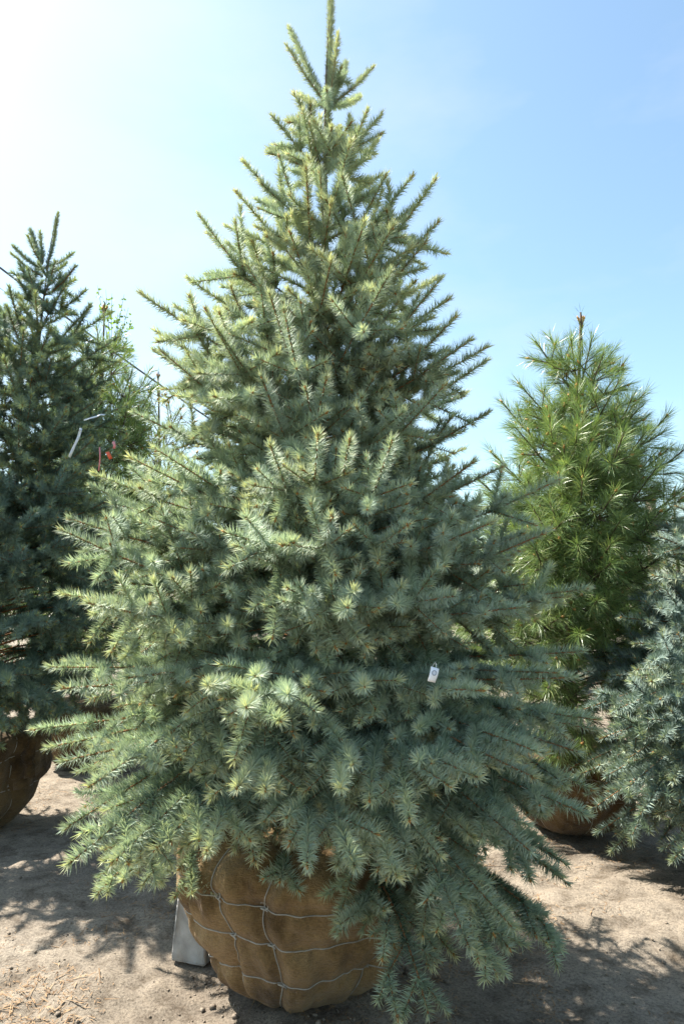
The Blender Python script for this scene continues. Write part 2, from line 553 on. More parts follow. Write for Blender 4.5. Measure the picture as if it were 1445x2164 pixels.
def pine_needles(g, S, dens, nl, nw, density_fn, droop):
    S = [s for s in S if s[3] <= 1]
    if not S:
        return None
    P0 = np.array([s[0] for s in S]); P1 = np.array([s[1] for s in S]); age = np.array([s[3] for s in S])
    L = np.linalg.norm(P1 - P0, axis=1)
    df = density_fn((P0 + P1) / 2) * np.where(age == 0, 1.0, 0.45)
    cnt = (L * dens * df + g.n.random(len(S))).astype(int)
    idx = np.repeat(np.arange(len(S)), cnt)
    n = len(idx)
    if n == 0:
        return None
    r = g.n.random
    t = np.where(age[idx] == 0, 0.25 + 0.75 * r(n), r(n))
    ax = nrm(P1 - P0)[idx]
    ref = np.where(np.abs(ax[:, 2:3]) > 0.95, np.array([[1.0, 0, 0]]), np.array([[0, 0, 1.0]]))
    side = nrm(np.cross(ax, ref)); up = np.cross(side, ax)
    phi = r(n) * 2 * math.pi
    rad = np.cos(phi)[:, None] * side + np.sin(phi)[:, None] * up
    al = R(48) + g.n.normal(0, 0.28, n) - 0.25 * t
    d = nrm(np.cos(al)[:, None] * ax + np.sin(al)[:, None] * rad)
    base = P0[idx] + (P1 - P0)[idx] * t[:, None]
    ln = nl * (0.75 + 0.4 * r(n))
    w = nrm(nrm(np.cross(d, rad)) + g.n.normal(0, 0.4, (n, 3))) * nw * 0.5
    mid = base + d * (ln * 0.55)[:, None] - Z * (droop * ln * 0.12)[:, None]
    d2 = nrm(d - Z * droop * (0.5 + 0.6 * r(n))[:, None])
    tipp = mid + d2 * (ln * 0.5)[:, None]
    V = np.stack([base, mid + w, mid - w, tipp], axis=1)
    o = (np.arange(n) * 4)[:, None]
    Q = o + np.array([[0, 1, 2]]); T = o + np.array([[1, 3, 2]])
    a = np.clip(0.8 - 0.25 * age[idx] + g.n.normal(0, 0.12, n), 0, 1)
    tn = 0.5 * g.n.random(len(S))[idx] + 0.5 * r(n)
    return V.reshape(-1, 3), [Q, T], {'age': np.concatenate([a, a]), 'tint': np.concatenate([tn, tn])}


def bud_mesh(g, S, size, keep=1.0, extra=True):
    P, D, Rr, Ln = [], [], [], []
    for s in S:
        if s[3] == 0 and g.u(0, 1) < keep:
            d = unit(s[1] - s[0])
            P.append(s[1] - d * size * 0.4); D.append(d); Rr.append(size * g.u(0.28, 0.42)); Ln.append(size * g.u(0.9, 1.4))
            if extra:
                for _ in range(2):
                    e = unit(d + g.vec(0.5))
                    P.append(s[1] - d * size * 0.6); D.append(e); Rr.append(size * 0.26); Ln.append(size * g.u(0.6, 0.9))
    if not P:
        return None
    P, D, Rr, Ln = np.array(P), np.array(D), np.array(Rr), np.array(Ln)
    n = len(P)
    ref = np.where(np.abs(D[:, 2:3]) > 0.9, np.array([[1.0, 0, 0]]), np.array([[0, 0, 1.0]]))
    s = nrm(np.cross(D, ref)); u = np.cross(s, D)
    ring = [P + D * (Ln * 0.4)[:, None] + (math.cos(a) * s + math.sin(a) * u) * Rr[:, None] for a in (0, 2.094, 4.189)]
    V = np.stack([P] + ring + [P + D * Ln[:, None]], axis=1)
    f = np.array([[0, 2, 1], [0, 3, 2], [0, 1, 3], [4, 1, 2], [4, 2, 3], [4, 3, 1]])
    F = (f[None] + (np.arange(n) * 5)[:, None, None]).reshape(-1, 3)
    return V.reshape(-1, 3), F


def emit_bough(root, base, g, S, needles, wood_r, bud=None, mats=None, name='bough'):
    """one bough of a tree: the wood is the part, needles and buds its sub-parts"""
    P0 = np.array([s[0] for s in S]); P1 = np.array([s[1] for s in S])
    order = np.array([s[2] for s in S]); age = np.array([s[3] for s in S])
    r1 = np.array([0.0028, 0.0021, 0.0017, 0.0015])[np.minimum(order, 3)] * wood_r + age * 0.0008 * wood_r
    r0 = r1 + 0.0007 * wood_r
    org = S[0][0]
    V, F = tubes(P0 - org, P1 - org, r0, r1, 4)
    b = mesh_np(name, V, F, mats[0], root, loc=org - base, smooth=True)
    if needles is not None:
        mesh_np('needles', needles[0] - org, needles[1], mats[1], b, face_attr=needles[2], kind='stuff')
    if bud is not None:
        mesh_np('buds', bud[0] - org, bud[1], mats[2], b, kind='stuff')
    return b


def trunk_mesh(root, base, pts, rad):
    pts = np.array(pts)
    V, F = sweep(pts - base, rad, 10)
    return mesh_np('trunk', V, F, M_BARK, root, smooth=True)


class Crown:
    """surface of revolution about a leaning axis; table of (z, radius)"""

    def __init__(s, ax_base, ax_top, table):
        s.b, s.t = np.asarray(ax_base, float), np.asarray(ax_top, float)
        tb = sorted(table)
        s.z = np.array([a for a, _ in tb]); s.r = np.array([b for _, b in tb])

    def axis(s, z):
        f = (z - s.b[2]) / (s.t[2] - s.b[2])
        return s.b + (s.t - s.b) * np.clip(f, -0.2, 1.0)

    def R(s, z):
        return np.interp(z, s.z, s.r)

    def rel(s, P):
        f = np.clip((P[:, 2] - s.b[2]) / (s.t[2] - s.b[2]), -0.2, 1)[:, None]
        A = s.b + (s.t - s.b) * f
        return np.linalg.norm(P[:, :2] - A[:, :2], axis=1) / np.maximum(s.R(P[:, 2]), 0.08)

    def hit(s, px, py, shrink=1.0):
        d = ray(px, py)
        best = None
        o = np.array([0, 0, CAM_H])
        for t in np.arange(0.8, 9, 0.01):
            p = o + d * t
            a = s.axis(p[2])
            q = math.hypot(p[0] - a[0], p[1] - a[1]) - s.R(p[2]) * shrink
            if q < 0 and s.z[0] - 0.05 <= p[2] <= s.z[-1] + 0.05:
                return p
            if best is None or q < best[0]:
                best = (q, p)
        return best[1]


def elev_of(z, tab):
    return R(float(np.interp(z, [a for a, _ in tab], [b for _, b in tab])))


def make_bough_pts(g, crown, tip, tab, zmin, zmax, sl):
    ax = crown.axis(tip[2])
    h = np.array([tip[0] - ax[0], tip[1] - ax[1], 0])
    r = np.linalg.norm(h)
    h = h / (r + 1e-9)
    e = elev_of(tip[2], tab) + R(g.u(-4, 4))
    za = min(max(tip[2] - r * math.tan(e), zmin), zmax)
    A = crown.axis(za)
    chord = tip - A
    e2 = math.atan2(chord[2], r)
    L = np.linalg.norm(chord)
    low = np.clip((1.9 - tip[2]) / 1.0, 0, 1)
    e0 = e2 + R(6 + 20 * low) * 0.9 - R(8) * (1 - low)
    eT = e2 + R(9) * (1 - low) - R(10) * low
    d0 = h * math.cos(e0) + Z * math.sin(e0); dT = h * math.cos(eT) + Z * math.sin(eT)
    sidev = np.array([-h[1], h[0], 0]) * L * g.u(-0.07, 0.07)
    n = int(np.clip(round(L / sl), 2, 8))
    return bezier([A, A + d0 * L * 0.4 + sidev, tip - dT * L * 0.33 + sidev, tip], n, 0.94 if tip[2] < 2.0 else 0.87), L / n


def spruce(name, label, group, base, crown, keys, levels, per_level, seed, tab, mats, dens=620, nl=0.034, nw=0.0050,
           zmin=0.72, sl_fn=lambda z: 0.17, maxo=3, hangs=(2.0, 0.8, 0.27), top_cut=0.30, back=0.55, budsize=0.017, bud_keep=0.9, extra_paths=(), inner=(0.05, 0.3), trunk_r=0.055, gap=0.16, jit=(0.8, 1.04), view_keep=None, front_keep=1.0, key_depth=(0.68, 1.04), tiers=0):
    g = Rng(seed)
    base = np.asarray(base, float)
    root = empty(name, base, label, 'tree', group)
    # trunk
    zt = crown.t[2]
    zz = np.linspace(0.45, zt - 0.02, 16)
    pts = np.array([crown.axis(z) for z in zz])
    pts[:, :2] += np.array([[0.012 * math.sin(z * 3.1 + seed), 0.01 * math.cos(z * 2.3)] for z in zz])
    trunk_mesh(root, base, pts, np.minimum(trunk_r, (zt - zz) * 0.013 * np.clip((zt - zz) / 1.4, 0.2, 1) + 0.0022))

    def dfn(P):
        rel = crown.rel(P)
        d = np.clip((rel - inner[0]) / (inner[1] - inner[0]), 0.0, 1)
        d = np.maximum(d, np.clip((P[:, 2] - (zt - 1.1)) / 0.5, 0, 1))
        A = crown.axis(2.0)
        return d * np.where(P[:, 1] > A[1] + 0.25, back, 1.0)

    def snap(t):
        # boughs of one year's whorl lie at one height: shelves with gaps between them
        if tiers and t[2] < 2.5:
            zt_ = round((t[2] - 0.08) / tiers) * tiers + 0.08
            t = np.array([t[0], t[1], t[2] + (zt_ - t[2]) * 0.7])
        return t

    def style(z):
        hang = hangs[2] * float(np.clip((hangs[0] - z) / (hangs[0] - hangs[1]), 0, 1))
        return dict(trop=0.05 if hang < 0.05 else -0.02 - hang * 0.12, hang=hang, maxo=maxo, cap={1: 4, 2: 2, 3: 1}, skip=0.28 if z < 2.2 else 0.12)
    tips = []
    paths = []
    for k in keys:
        px, py = k[0], k[1]
        tip = at(px, py, k[2]) if len(k) > 2 else crown.hit(px, py, g.u(*key_depth))
        tip = snap(tip)
        tips.append(tip)
        sl = sl_fn(tip[2])
        p, s = make_bough_pts(g, crown, tip, tab, zmin, zt - top_cut, sl)
        paths.append((p, s, tip[2]))
    for pth, sl in extra_paths:
        P = [np.asarray(q, float) for q in pth]
        L = sum(np.linalg.norm(P[i + 1] - P[i]) for i in range(len(P) - 1))
        n = int(np.clip(round(L / sl), 2, 8))
        paths.append((bezier(P, n) if len(P) != 4 else bezier(P, n), L / n, P[-1][2]))
        tips.append(P[-1])
    a0 = g.u(0, 6)
    for li, z in enumerate(levels):
        rr = crown.R(z)
        nb = max(3, int(round(per_level(rr))))
        a0 += 2.4
        for j in range(nb):
            a = a0 + 2 * math.pi * j / nb + g.u(-0.25, 0.25)
            z2 = z + g.u(-0.09, 0.09)
            f = crown.R(z2) * g.u(*jit)
            A = crown.axis(z2)
            tip = snap(A + np.array([math.cos(a) * f, math.sin(a) * f, 0]))
            if math.sin(a) < -0.1 and g.u(0, 1) > front_keep:
                continue
            if view_keep is not None and not view_keep(tip):
                continue
            if tips and min(np.linalg.norm(tip - q) for q in tips) < gap:
                continue
            tips.append(tip)
            p, s = make_bough_pts(g, crown, tip, tab, zmin, zt - top_cut, sl_fn(z2))
            paths.append((p, s, tip[2]))
    ntri = 0
    for p, s, z in paths:
        S = bough_segments(g, p, s, style(z), 0.3 if z < 2.1 else 0.1)
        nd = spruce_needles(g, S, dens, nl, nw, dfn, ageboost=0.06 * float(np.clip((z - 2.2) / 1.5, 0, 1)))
        bd = bud_mesh(g, S, budsize, bud_keep if z > 2.0 else bud_keep * 0.6)
        emit_bough(root, base, g, S, nd, 1.0, bd, mats)
        ntri += 0 if nd is None else len(nd[1])
    print(name, 'boughs', len(paths), 'needles', ntri)
    return root, g


def shoots_part(root, base, g, shoots, dens, nl, nw, mats, name='leader', budsize=0.014):
    """hand-placed single shoots at the very top"""
    S = []
    for p in shoots:
        P = np.asarray(p, float)
        for i in range(len(P) - 1):
            S.append((P[i], P[i + 1], 0, 0 if i == len(P) - 2 else 1))
    nd = spruce_needles(g, S, dens, nl, nw, lambda q: np.ones(len(q)), ageboost=0.07)
    bd = bud_mesh(g, S, budsize)
    emit_bough(root, base, g, S, nd, 1.5, bd, mats, name)


# ------------------------------------------------------------------ burlap root balls
def root_ball(parent, base, centre, RB, H, seed, mat, verts_deg, hors, ropes=True, squash=1.0, hi=False):
    prof = np.array([(0.0, 0.02), (0.0, 0.44), (0.03, 0.56), (0.12, 0.70), (0.28, 0.84), (0.5, 0.955), (0.72, 1.0), (0.86, 0.985), (0.94, 0.9), (0.985, 0.7), (1.0, 0.4), (1.02, 0.12)])
    nz, na = (110, 260) if hi else (44, 90)
    s = np.linspace(0, len(prof) - 1, nz)
    hz = np.interp(s, np.arange(len(prof)), prof[:, 0]); hr = np.interp(s, np.arange(len(prof)), prof[:, 1])
    k = np.array([0.25, 0.5, 0.25])
    for _ in range(3):
        hz[1:-1] = np.convolve(hz, k, 'valid'); hr[1:-1] = np.convolve(hr, k, 'valid')
    hz = np.clip(hz, 0, None)
    th = np.linspace(0, 2 * math.pi, na, endpoint=False)
    vr = np.radians(verts_deg)

    def disp(T, Zh):
        # pillowing between the ropes, folds and lumps
        ind = np.zeros_like(T)
        for a in vr:
            dd = np.abs((T - a - 0.06 * np.sin(Zh * 9 + a * 5) + math.pi) % (2 * math.pi) - math.pi) * RB
            ind += 0.042 * np.exp(-(dd / 0.038) ** 2)
        for h_ in hors:
            dd = np.abs(Zh - h_ / H - 0.012 * np.sin(T * 5 + seed)) * H
            ind += 0.020 * np.exp(-(dd / 0.03) ** 2) * np.clip(Zh * 6, 0, 1)
        lump = (vnoise(T * 3.2 + 50, Zh * 4, seed) - 0.5) * 0.07 + (vnoise(T * 9 + 50, Zh * 8, seed + 1) - 0.5) * 0.03 + (vnoise(T * 24 + 9, Zh * 7, seed + 2) - 0.5) * 0.008
        fold = 0.020 * np.abs(np.sin(T * 6.5 + 3 * vnoise(T * 2 + 30, Zh * 3, seed + 4))) ** 6
        return lump - ind - fold

    def surf(T, Zh):
        T = np.asarray(T, float); Zh = np.asarray(Zh, float)
        up = np.arange(len(hz)) > 0
        rr = np.interp(Zh, hz[up], hr[up]) * RB
        w = np.clip(rr / RB * 1.6 - 0.4, 0, 1)
        rr = rr + disp(T, Zh) * w
        return np.stack([rr * np.sin(T), -rr * np.cos(T) * squash, Zh * H], -1)
    T, Zi = np.meshgrid(th, np.arange(nz))
    Zh = hz[Zi]
    rr = hr[Zi] * RB
    w = np.clip(rr / RB * 1.6 - 0.4, 0, 1)
    # the seam where T wraps is at the back of the ball
    Tw = (T + math.pi) % (2 * math.pi) - math.pi
    rr = rr + disp(Tw, Zh) * w
    V = np.stack([rr * np.sin(T), -rr * np.cos(T) * squash, Zh * H], -1).reshape(-1, 3) + (centre - base)
    i = np.arange(nz * na).reshape(nz, na)
    j = np.roll(i, -1, axis=1)
    F = np.stack([i[:-1], j[:-1], j[1:], i[1:]], -1).reshape(-1, 4)
    ball = mesh_np('root_ball', V, F, mat, parent, smooth=True)
    if ropes:
        rg = random.Random(seed)
        for h_ in hors:
            tt = np.linspace(-math.pi, math.pi, 181 if hi else 73)[:-1]
            zz = h_ / H + 0.012 * np.sin(tt * 5 + seed) + 0.018 * np.sin(tt * 2 + h_ * 9)
            P = surf(tt, zz)
            out = np.stack([np.sin(tt), -np.cos(tt), 0 * tt], -1)
            P = P + out * 0.003 + centre - base
            Vr, Fr = sweep(P, 0.0023, 6, closed=True, twist=0.5)
            mesh_np('rope', Vr, Fr, M_ROPE, ball, smooth=True)
        for a in vr:
            zz = np.linspace(0.03, 0.985, 60 if hi else 28)
            tt = a + 0.06 * np.sin(zz * 9 + a * 5)
            P = surf(tt, zz)
            out = np.stack([np.sin(tt), -np.cos(tt), 0 * tt], -1)
            P = P + out * 0.003 + centre - base
            Vr, Fr = sweep(P, 0.0023, 6, twist=0.5)
            mesh_np('rope', Vr, Fr, M_ROPE, ball, smooth=True)
            for h_ in hors:
                z1 = h_ / H
                t1 = a + 0.06 * math.sin(z1 * 9 + a * 5)
                z1 = z1 + 0.012 * math.sin(t1 * 5 + seed) + 0.018 * math.sin(t1 * 2 + h_ * 9)
                c = surf(np.array([t1]), np.array([z1]))[0]
                out = np.array([math.sin(t1), -math.cos(t1), 0]); si = np.array([math.cos(t1), math.sin(t1), 0])
                q = np.linspace(0, 1, 14)
                loop = np.array([c + out * (0.008 + 0.004 * math.sin(x * 6.28 * 2)) + si * 0.016 * math.cos(x * 9.4) + Z * (0.03 * (x - 0.5) + 0.006 * math.sin(x * 9.4)) for x in q]) + centre - base
                Vr, Fr = sweep(loop, 0.0029, 6)
                mesh_np('knot', Vr, Fr, M_ROPE, ball, smooth=True)
        # frayed fibres along the lower edge
        n = 150
        rn = np.random.default_rng(seed)
        tt = rn.uniform(-1.9, 1.9, n); zz = rn.beta(1.2, 6, n) * 0.8 + 0.01
        P = surf(tt, zz)
        out = np.stack([np.sin(tt), -np.cos(tt), 0 * tt], -1)
        tip = P + out * rn.uniform(0.005, 0.03, (n, 1)) + rn.normal(0, 0.014, (n, 3))
        Vf, Ff = tubes(P + centre - base, tip + centre - base, np.full(n, 0.0009), np.full(n, 0.0005), 3)
        mesh_np('frayed_fibres', Vf, Ff, M_FRAY, ball, kind='stuff')
    return ball, surf


# ================================================================== the main spruce
AX_Y = 3.08
BALL_C = np.array([-0.165, AX_Y, 0.0])
top = at(700, -14, AX_Y)
sil = [(245, .26), (300, .33), (345, .42), (400, .47), (460, .56), (560, .62), (640, .74), (720, .80), (800, .83), (900, .86), (980, .90), (1060, 1.10),
       (1160, 1.13), (1260, 1.16), (1420, 1.2), (1540, 1.23), (1640, 1.2), (1720, 1.14), (1800, 1.06), (1880, .95)]
tabl = [(at(700, y, AX_Y)[2], r) for y, r in sil] + [(at(700, 200, AX_Y)[2], 0.16), (top[2], 0.02)]
crownA = Crown((BALL_C[0], AX_Y, 0.6), (top[0], AX_Y, top[2]), tabl)
TAB = [(0.4, -24), (0.8, -8), (1.2, 4), (1.6, 10), (2.1, 17), (2.6, 24), (3.1, 30), (3.6, 37), (4.2, 50)]
keysA = [(575, 245), (640, 235), (805, 242), (775, 236), (622, 200), (655, 262), (740, 300), (795, 300),
         (515, 343), (500, 406), (815, 370), (870, 374), (919, 380), (647, 355), (676, 362), (590, 330),
         (422, 456), (440, 494), (925, 470), (900, 510), (612, 490), (830, 478), (868, 442), (480, 515), (700, 430), (770, 470),
         (397, 588), (300, 622), (372, 648), (930, 590), (948, 632), (700, 550), (785, 578), (570, 622), (600, 655), (825, 575), (435, 655), (520, 560),
         (325, 740), (340, 780), (840, 640), (962, 670), (1028, 735), (992, 720), (460, 735), (560, 765), (900, 740), (285, 850), (330, 700),
         (552, 825), (690, 800), (765, 842), (1028, 800), (1030, 860), (890, 885), (645, 860), (330, 900), (940, 820),
         (672, 930), (740, 942), (570, 985), (276, 970), (830, 990), (1000, 1010), (1060, 960),
         (148, 1048), (200, 1030), (1180, 1052), (1160, 1100), (1040, 1110), (700, 1118), (520, 1130), (330, 1060),
         (128, 1160), (865, 1142), (848, 1186), (1150, 1160), (400, 1160), (250, 1130),
         (130, 1242), (185, 1300), (485, 1212), (750, 1215), (960, 1250), (1240, 1206), (1200, 1260), (660, 1225),
         (645, 1325), (735, 1330), (260, 1330), (1110, 1330), (1230, 1330),
         (105, 1412), (440, 1440), (610, 1482), (770, 1480), (960, 1450), (1020, 1500), (270, 1420), (1180, 1420), (1260, 1480), (130, 1480),
         (70, 1540), (300, 1590), (745, 1572), (640, 1560), (1130, 1540), (1265, 1560), (100, 1620),
         (500, 1700), (190, 1690), (330, 1770), (720, 1712), (1090, 1640), (1010, 1650), (1240, 1690), (140, 1730),
         (440, 1760), (145, 1802), (240, 1800), (650, 1775), (1000, 1790), (1170, 1770), (860, 1770), (1080, 1740), (560, 1735), (750, 1765),
         (210, 1890), (320, 1840), (840, 1908), (1200, 1900), (1040, 1870), (930, 1850), (1185, 1845), (1120, 1805), (1150, 1940), (1085, 1925), (990, 1950), (1130, 1690), (950, 1720),
         (1220, 1600), (1205, 1520), (1250, 1625), (1215, 1450), (1190, 1650), (1150, 1600), (620, 1400), (540, 1395), (650, 1460), (520, 1560), (1180, 1715), (1235, 1755), (1110, 1560), (1195, 1800)]
low = [  # boughs that hang over the edge of the ball at the front right
    ([at(690, 1740, 2.95), at(800, 1800, 2.62), at(860, 1960, 2.36), at(905, 2145, 2.27)], 0.13),
    ([at(760, 1750, 2.95), at(900, 1790, 2.55), at(1000, 1930, 2.36), at(1050, 2062, 2.34)], 0.13),
    ([at(780, 1750, 3.0), at(950, 1790, 2.75), at(1120, 1880, 2.62), at(1185, 2010, 2.6)], 0.13),
    ([at(700, 1750, 3.0), at(800, 1800, 2.8), at(850, 1900, 2.62), at(960, 2020, 2.5)], 0.13),
    ([at(640, 1760, 2.95), at(610, 1790, 2.7), at(600, 1830, 2.57), at(592, 1862, 2.53)], 0.12),
    ([at(560, 1750, 3.0), at(380, 1760, 2.8), at(260, 1810, 2.65), at(205, 1892, 2.6)], 0.13),
]
lvA = list(np.arange(0.62, 2.2, 0.19)) + list(np.arange(2.2, 4.3, 0.15))
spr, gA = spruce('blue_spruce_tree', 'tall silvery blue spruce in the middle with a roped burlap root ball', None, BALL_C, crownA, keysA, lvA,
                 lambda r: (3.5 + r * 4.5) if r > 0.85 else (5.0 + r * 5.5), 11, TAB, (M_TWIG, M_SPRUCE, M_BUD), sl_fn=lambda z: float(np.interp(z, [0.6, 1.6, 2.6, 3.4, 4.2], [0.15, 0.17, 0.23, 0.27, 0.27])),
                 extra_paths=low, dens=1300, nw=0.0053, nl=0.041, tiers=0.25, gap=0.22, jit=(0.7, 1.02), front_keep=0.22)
node = at(694, 226, AX_Y)
shoots_part(spr, BALL_C, gA, [[at(694, 330, AX_Y), node], [node, at(697, 110, AX_Y), at(700, -14, AX_Y)]], 2200, 0.032, 0.0050, (M_TWIG, M_SPRUCE, M_BUD), 'leader')
for tx, ty, dy in [(610, 58, 0.08), (607, 98, -0.10), (714, 74, -0.06), (731, 134, 0.12), (788, 142, -0.02), (690, 190, -0.24), (628, 198, 0.15), (760, 205, 0.2)]:
    tipp = at(tx, ty, AX_Y + dy)
    mid = (node + tipp) / 2 - Z * 0.015
    shoots_part(spr, BALL_C, gA, [[node, mid, tipp]], 1500, 0.034, 0.0050, (M_TWIG, M_SPRUCE, M_BUD), 'bough')
node2 = at(694, 318, AX_Y)
for tx, ty, dy in [(648, 258, -0.12), (742, 258, -0.15), (672, 262, -0.25), (718, 268, 0.2), (615, 275, 0.1), (770, 280, 0.08), (700, 270, -0.3), (655, 300, 0.25)]:
    tipp = at(tx, ty, AX_Y + dy)
    shoots_part(spr, BALL_C, gA, [[node2, (node2 + tipp) / 2 - Z * 0.015, tipp]], 1500, 0.034, 0.0050, (M_TWIG, M_SPRUCE, M_BUD), 'bough')
root_ball(spr, BALL_C, BALL_C, 0.535, 0.68, 5, M_BURLAP, [-34, -11, 44, 84, 122, 160, -160, -122, -78], [0.475, 0.325, 0.165], hi=True)

# ================================================================== left spruce, in its own shade
BY = 4.9
bt = at(123, 452, BY)
bb = np.array([-2.55, BY, 0.0])
silB = [(500, .10), (560, .20), (620, .33), (700, .55), (800, .68), (920, .78), (1050, .90), (1250, 1.02), (1400, 1.08), (1500, 1.0), (1580, .8)]
crownB = Crown((bb[0], BY, 0.6), (bt[0], BY, bt[2]), [(at(60, y, BY)[2], r) for y, r in silB] + [(bt[2], 0.02)])
keysB = [(75, 620), (40, 590), (135, 610), (60, 570), (235, 660), (250, 712), (110, 760), (140, 860), (270, 925), (40, 900),
         (20, 1000), (140, 870), (75, 1080), (80, 1300), (160, 1310), (30, 1210), (170, 1000), (250, 880), (235, 800), (50, 1160), (140, 1130), (10, 760), (190, 920),
         (140, 990), (20, 1440), (100, 1480), (10, 1540), (175, 760), (50, 700)]
sprB, gB = spruce('green_spruce_tree', 'dark shaded spruce at the left edge with ribbons among its twigs', None, bb, crownB, keysB, list(np.arange(0.75, 3.3, 0.18)) + list(np.arange(3.3, 3.95, 0.13)),
                  lambda r: 5.0 + r * 7, 23, TAB, (M_TWIG, M_SPRUCE_DK, M_BUD), sl_fn=lambda z: float(np.interp(z, [0.6, 2, 3, 4], [0.18, 0.2, 0.25, 0.27])), dens=720, nw=0.0088, nl=0.050,
                  maxo=3, back=0.7, gap=0.2, view_keep=lambda t: t[0] > -3.25)
nodeB = at(98, 572, BY)
for tx, ty, dy, nx, ny in [(65, 487, 0.1, 92, 555), (60, 500, -0.12, 90, 560), (85, 490, 0.02, 92, 545), (28, 520, 0.05, 92, 570), (25, 536, -0.1, 92, 585), (155, 535, 0.1, 97, 565), (160, 563, -0.15, 112, 615), (140, 556, 0.15, 97, 580)]:
    a_, b_ = at(nx, ny, BY), at(tx, ty, BY + dy)
    shoots_part(sprB, bb, gB, [[a_, (a_ + b_) / 2 - Z * 0.02, b_]], 1100, 0.038, 0.0065, (M_TWIG, M_SPRUCE_DK, M_BUD), 'bough', 0.02)
shoots_part(sprB, bb, gB, [[nodeB, at(112, 520, BY), bt]], 1600, 0.036, 0.0065, (M_TWIG, M_SPRUCE_DK, M_BUD), 'leader')
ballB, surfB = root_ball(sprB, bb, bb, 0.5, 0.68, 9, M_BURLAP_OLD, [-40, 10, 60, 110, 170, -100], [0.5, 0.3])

# ================================================================== right spruce, mostly outside the frame
CYY = 4.0
cb = np.array([at(1600, 1600, CYY)[0], CYY, 0.0])
silC = [(500, .05), (700, .12), (900, .24), (1040, .40), (1110, .57), (1210, .66), (1310, .86), (1430, 1.06), (1640, 1.16), (1740, 1.05), (1830, .85)]
crownC = Crown((cb[0], CYY, 0.5), (cb[0] + 0.03, CYY, 3.8), [(at(1600, y, CYY)[2], r) for y, r in silC] + [(3.8, 0.02)])
keysC = [(1386, 1110), (1380, 1216), (1375, 1136), (1392, 1285), (1310, 1305), (1380, 1395), (1376, 1440), (1250, 1440), (1340, 1360), (1215, 1640), (1240, 1610), (1300, 1500), (1400, 1560),
         (1350, 1725), (1290, 1800), (1360, 1690), (1420, 1820), (1250, 1710), (1330, 1600), (1420, 1650), (1410, 1480), (1230, 1500), (1270, 1560), (1240, 1680), (1280, 1640), (1260, 1760), (1300, 1420), (1330, 1660)]
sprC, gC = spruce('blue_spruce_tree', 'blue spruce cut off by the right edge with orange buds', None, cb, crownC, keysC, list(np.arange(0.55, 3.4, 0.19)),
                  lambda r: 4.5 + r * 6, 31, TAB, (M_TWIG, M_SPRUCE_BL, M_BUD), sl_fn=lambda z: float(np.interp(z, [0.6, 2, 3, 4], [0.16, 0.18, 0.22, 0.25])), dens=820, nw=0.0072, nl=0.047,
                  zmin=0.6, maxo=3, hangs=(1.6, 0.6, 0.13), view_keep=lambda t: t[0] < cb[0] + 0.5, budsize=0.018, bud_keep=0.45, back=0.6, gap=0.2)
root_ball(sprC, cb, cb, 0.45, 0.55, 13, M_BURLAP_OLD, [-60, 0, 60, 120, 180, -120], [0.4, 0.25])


# ================================================================== pines
def pine(name, label, group, base, crown, levels, per_level, seed, tab, mat, dens, nl, nw, ball=True, keys=(), maxo=2, zmin=0.7, sl=0.2, merge=False, droop_z=(3.0, 1.0), candles=0.035):
    g = Rng(seed)
    base = np.asarray(base, float)
    root = empty(name, base, label, 'tree', group)
    zt = crown.t[2]
    zz = np.linspace(0.4, zt, 14)
    pts = np.array([crown.axis(z) for z in zz])
    trunk_mesh(root, base, pts, np.interp(zz, [0.4, zt * 0.6, zt], [0.055, 0.030, 0.005]))
    tips = [crown.hit(*k) for k in keys]
    a0 = g.u(0, 6)
    for z in levels:
        nb = int(round(per_level(crown.R(z))))
        a0 += 1.1
        for j in range(nb):
            a = a0 + 2 * math.pi * j / nb + g.u(-0.3, 0.3)
            z2 = z + g.u(-0.1, 0.1)
            f = crown.R(z2) * g.u(0.6, 1.14)
            tip = crown.axis(z2) + np.array([math.cos(a) * f, math.sin(a) * f, 0])
            if not tips or min(np.linalg.norm(tip - q) for q in tips) > 0.13:
                tips.append(tip)
    allS = []
    for tip in tips:
        p, s = make_bough_pts(g, crown, tip, tab, zmin, zt - 0.25, sl)
        st = dict(trop=0.10, hang=0.0, maxo=maxo, cap={1: 2, 2: 1, 3: 1}, skip=0.15)
        S = bough_segments(g, p, s, st, 0.3)
        dr = float(np.clip((droop_z[0] - tip[2]) / (droop_z[0] - droop_z[1]), 0.05, 1)) * 0.9
        nd = pine_needles(g, S, dens, nl, nw, lambda q: np.ones(len(q)), dr)
        bd = bud_mesh(g, S, candles, 0.5 if tip[2] > 2.6 else 0.25, extra=False) if candles else None
        emit_bough(root, base, g, S, nd, 1.7, bd, (M_BARK, mat, M_BUD))
    tp = crown.axis(zt)
    S = [(tp - Z * 0.34, tp - Z * 0.10, 0, 0), (tp - Z * 0.10, tp, 0, 1)]
    for k in range(4):
        a = k * 1.6 + seed
        S.append((tp - Z * 0.13, tp - Z * 0.05 + np.array([math.cos(a), math.sin(a), 0]) * 0.025, 1, 0))
    emit_bough(root, base, g, S, pine_needles(g, S[:2], dens * 0.55, nl * 0.8, nw, lambda q: np.ones(len(q)), 0.05), 2.0, bud_mesh(g, S, 0.03, 1.0), (M_BARK, mat, M_BUD), 'leader')
    if ball:
        root_ball(root, base, base, 0.46, 0.6, seed, M_BURLAP_OLD, [-60, 0, 60, 120, 180, -120], [0.42, 0.26])
    print(name, len(tips))
    return root, g


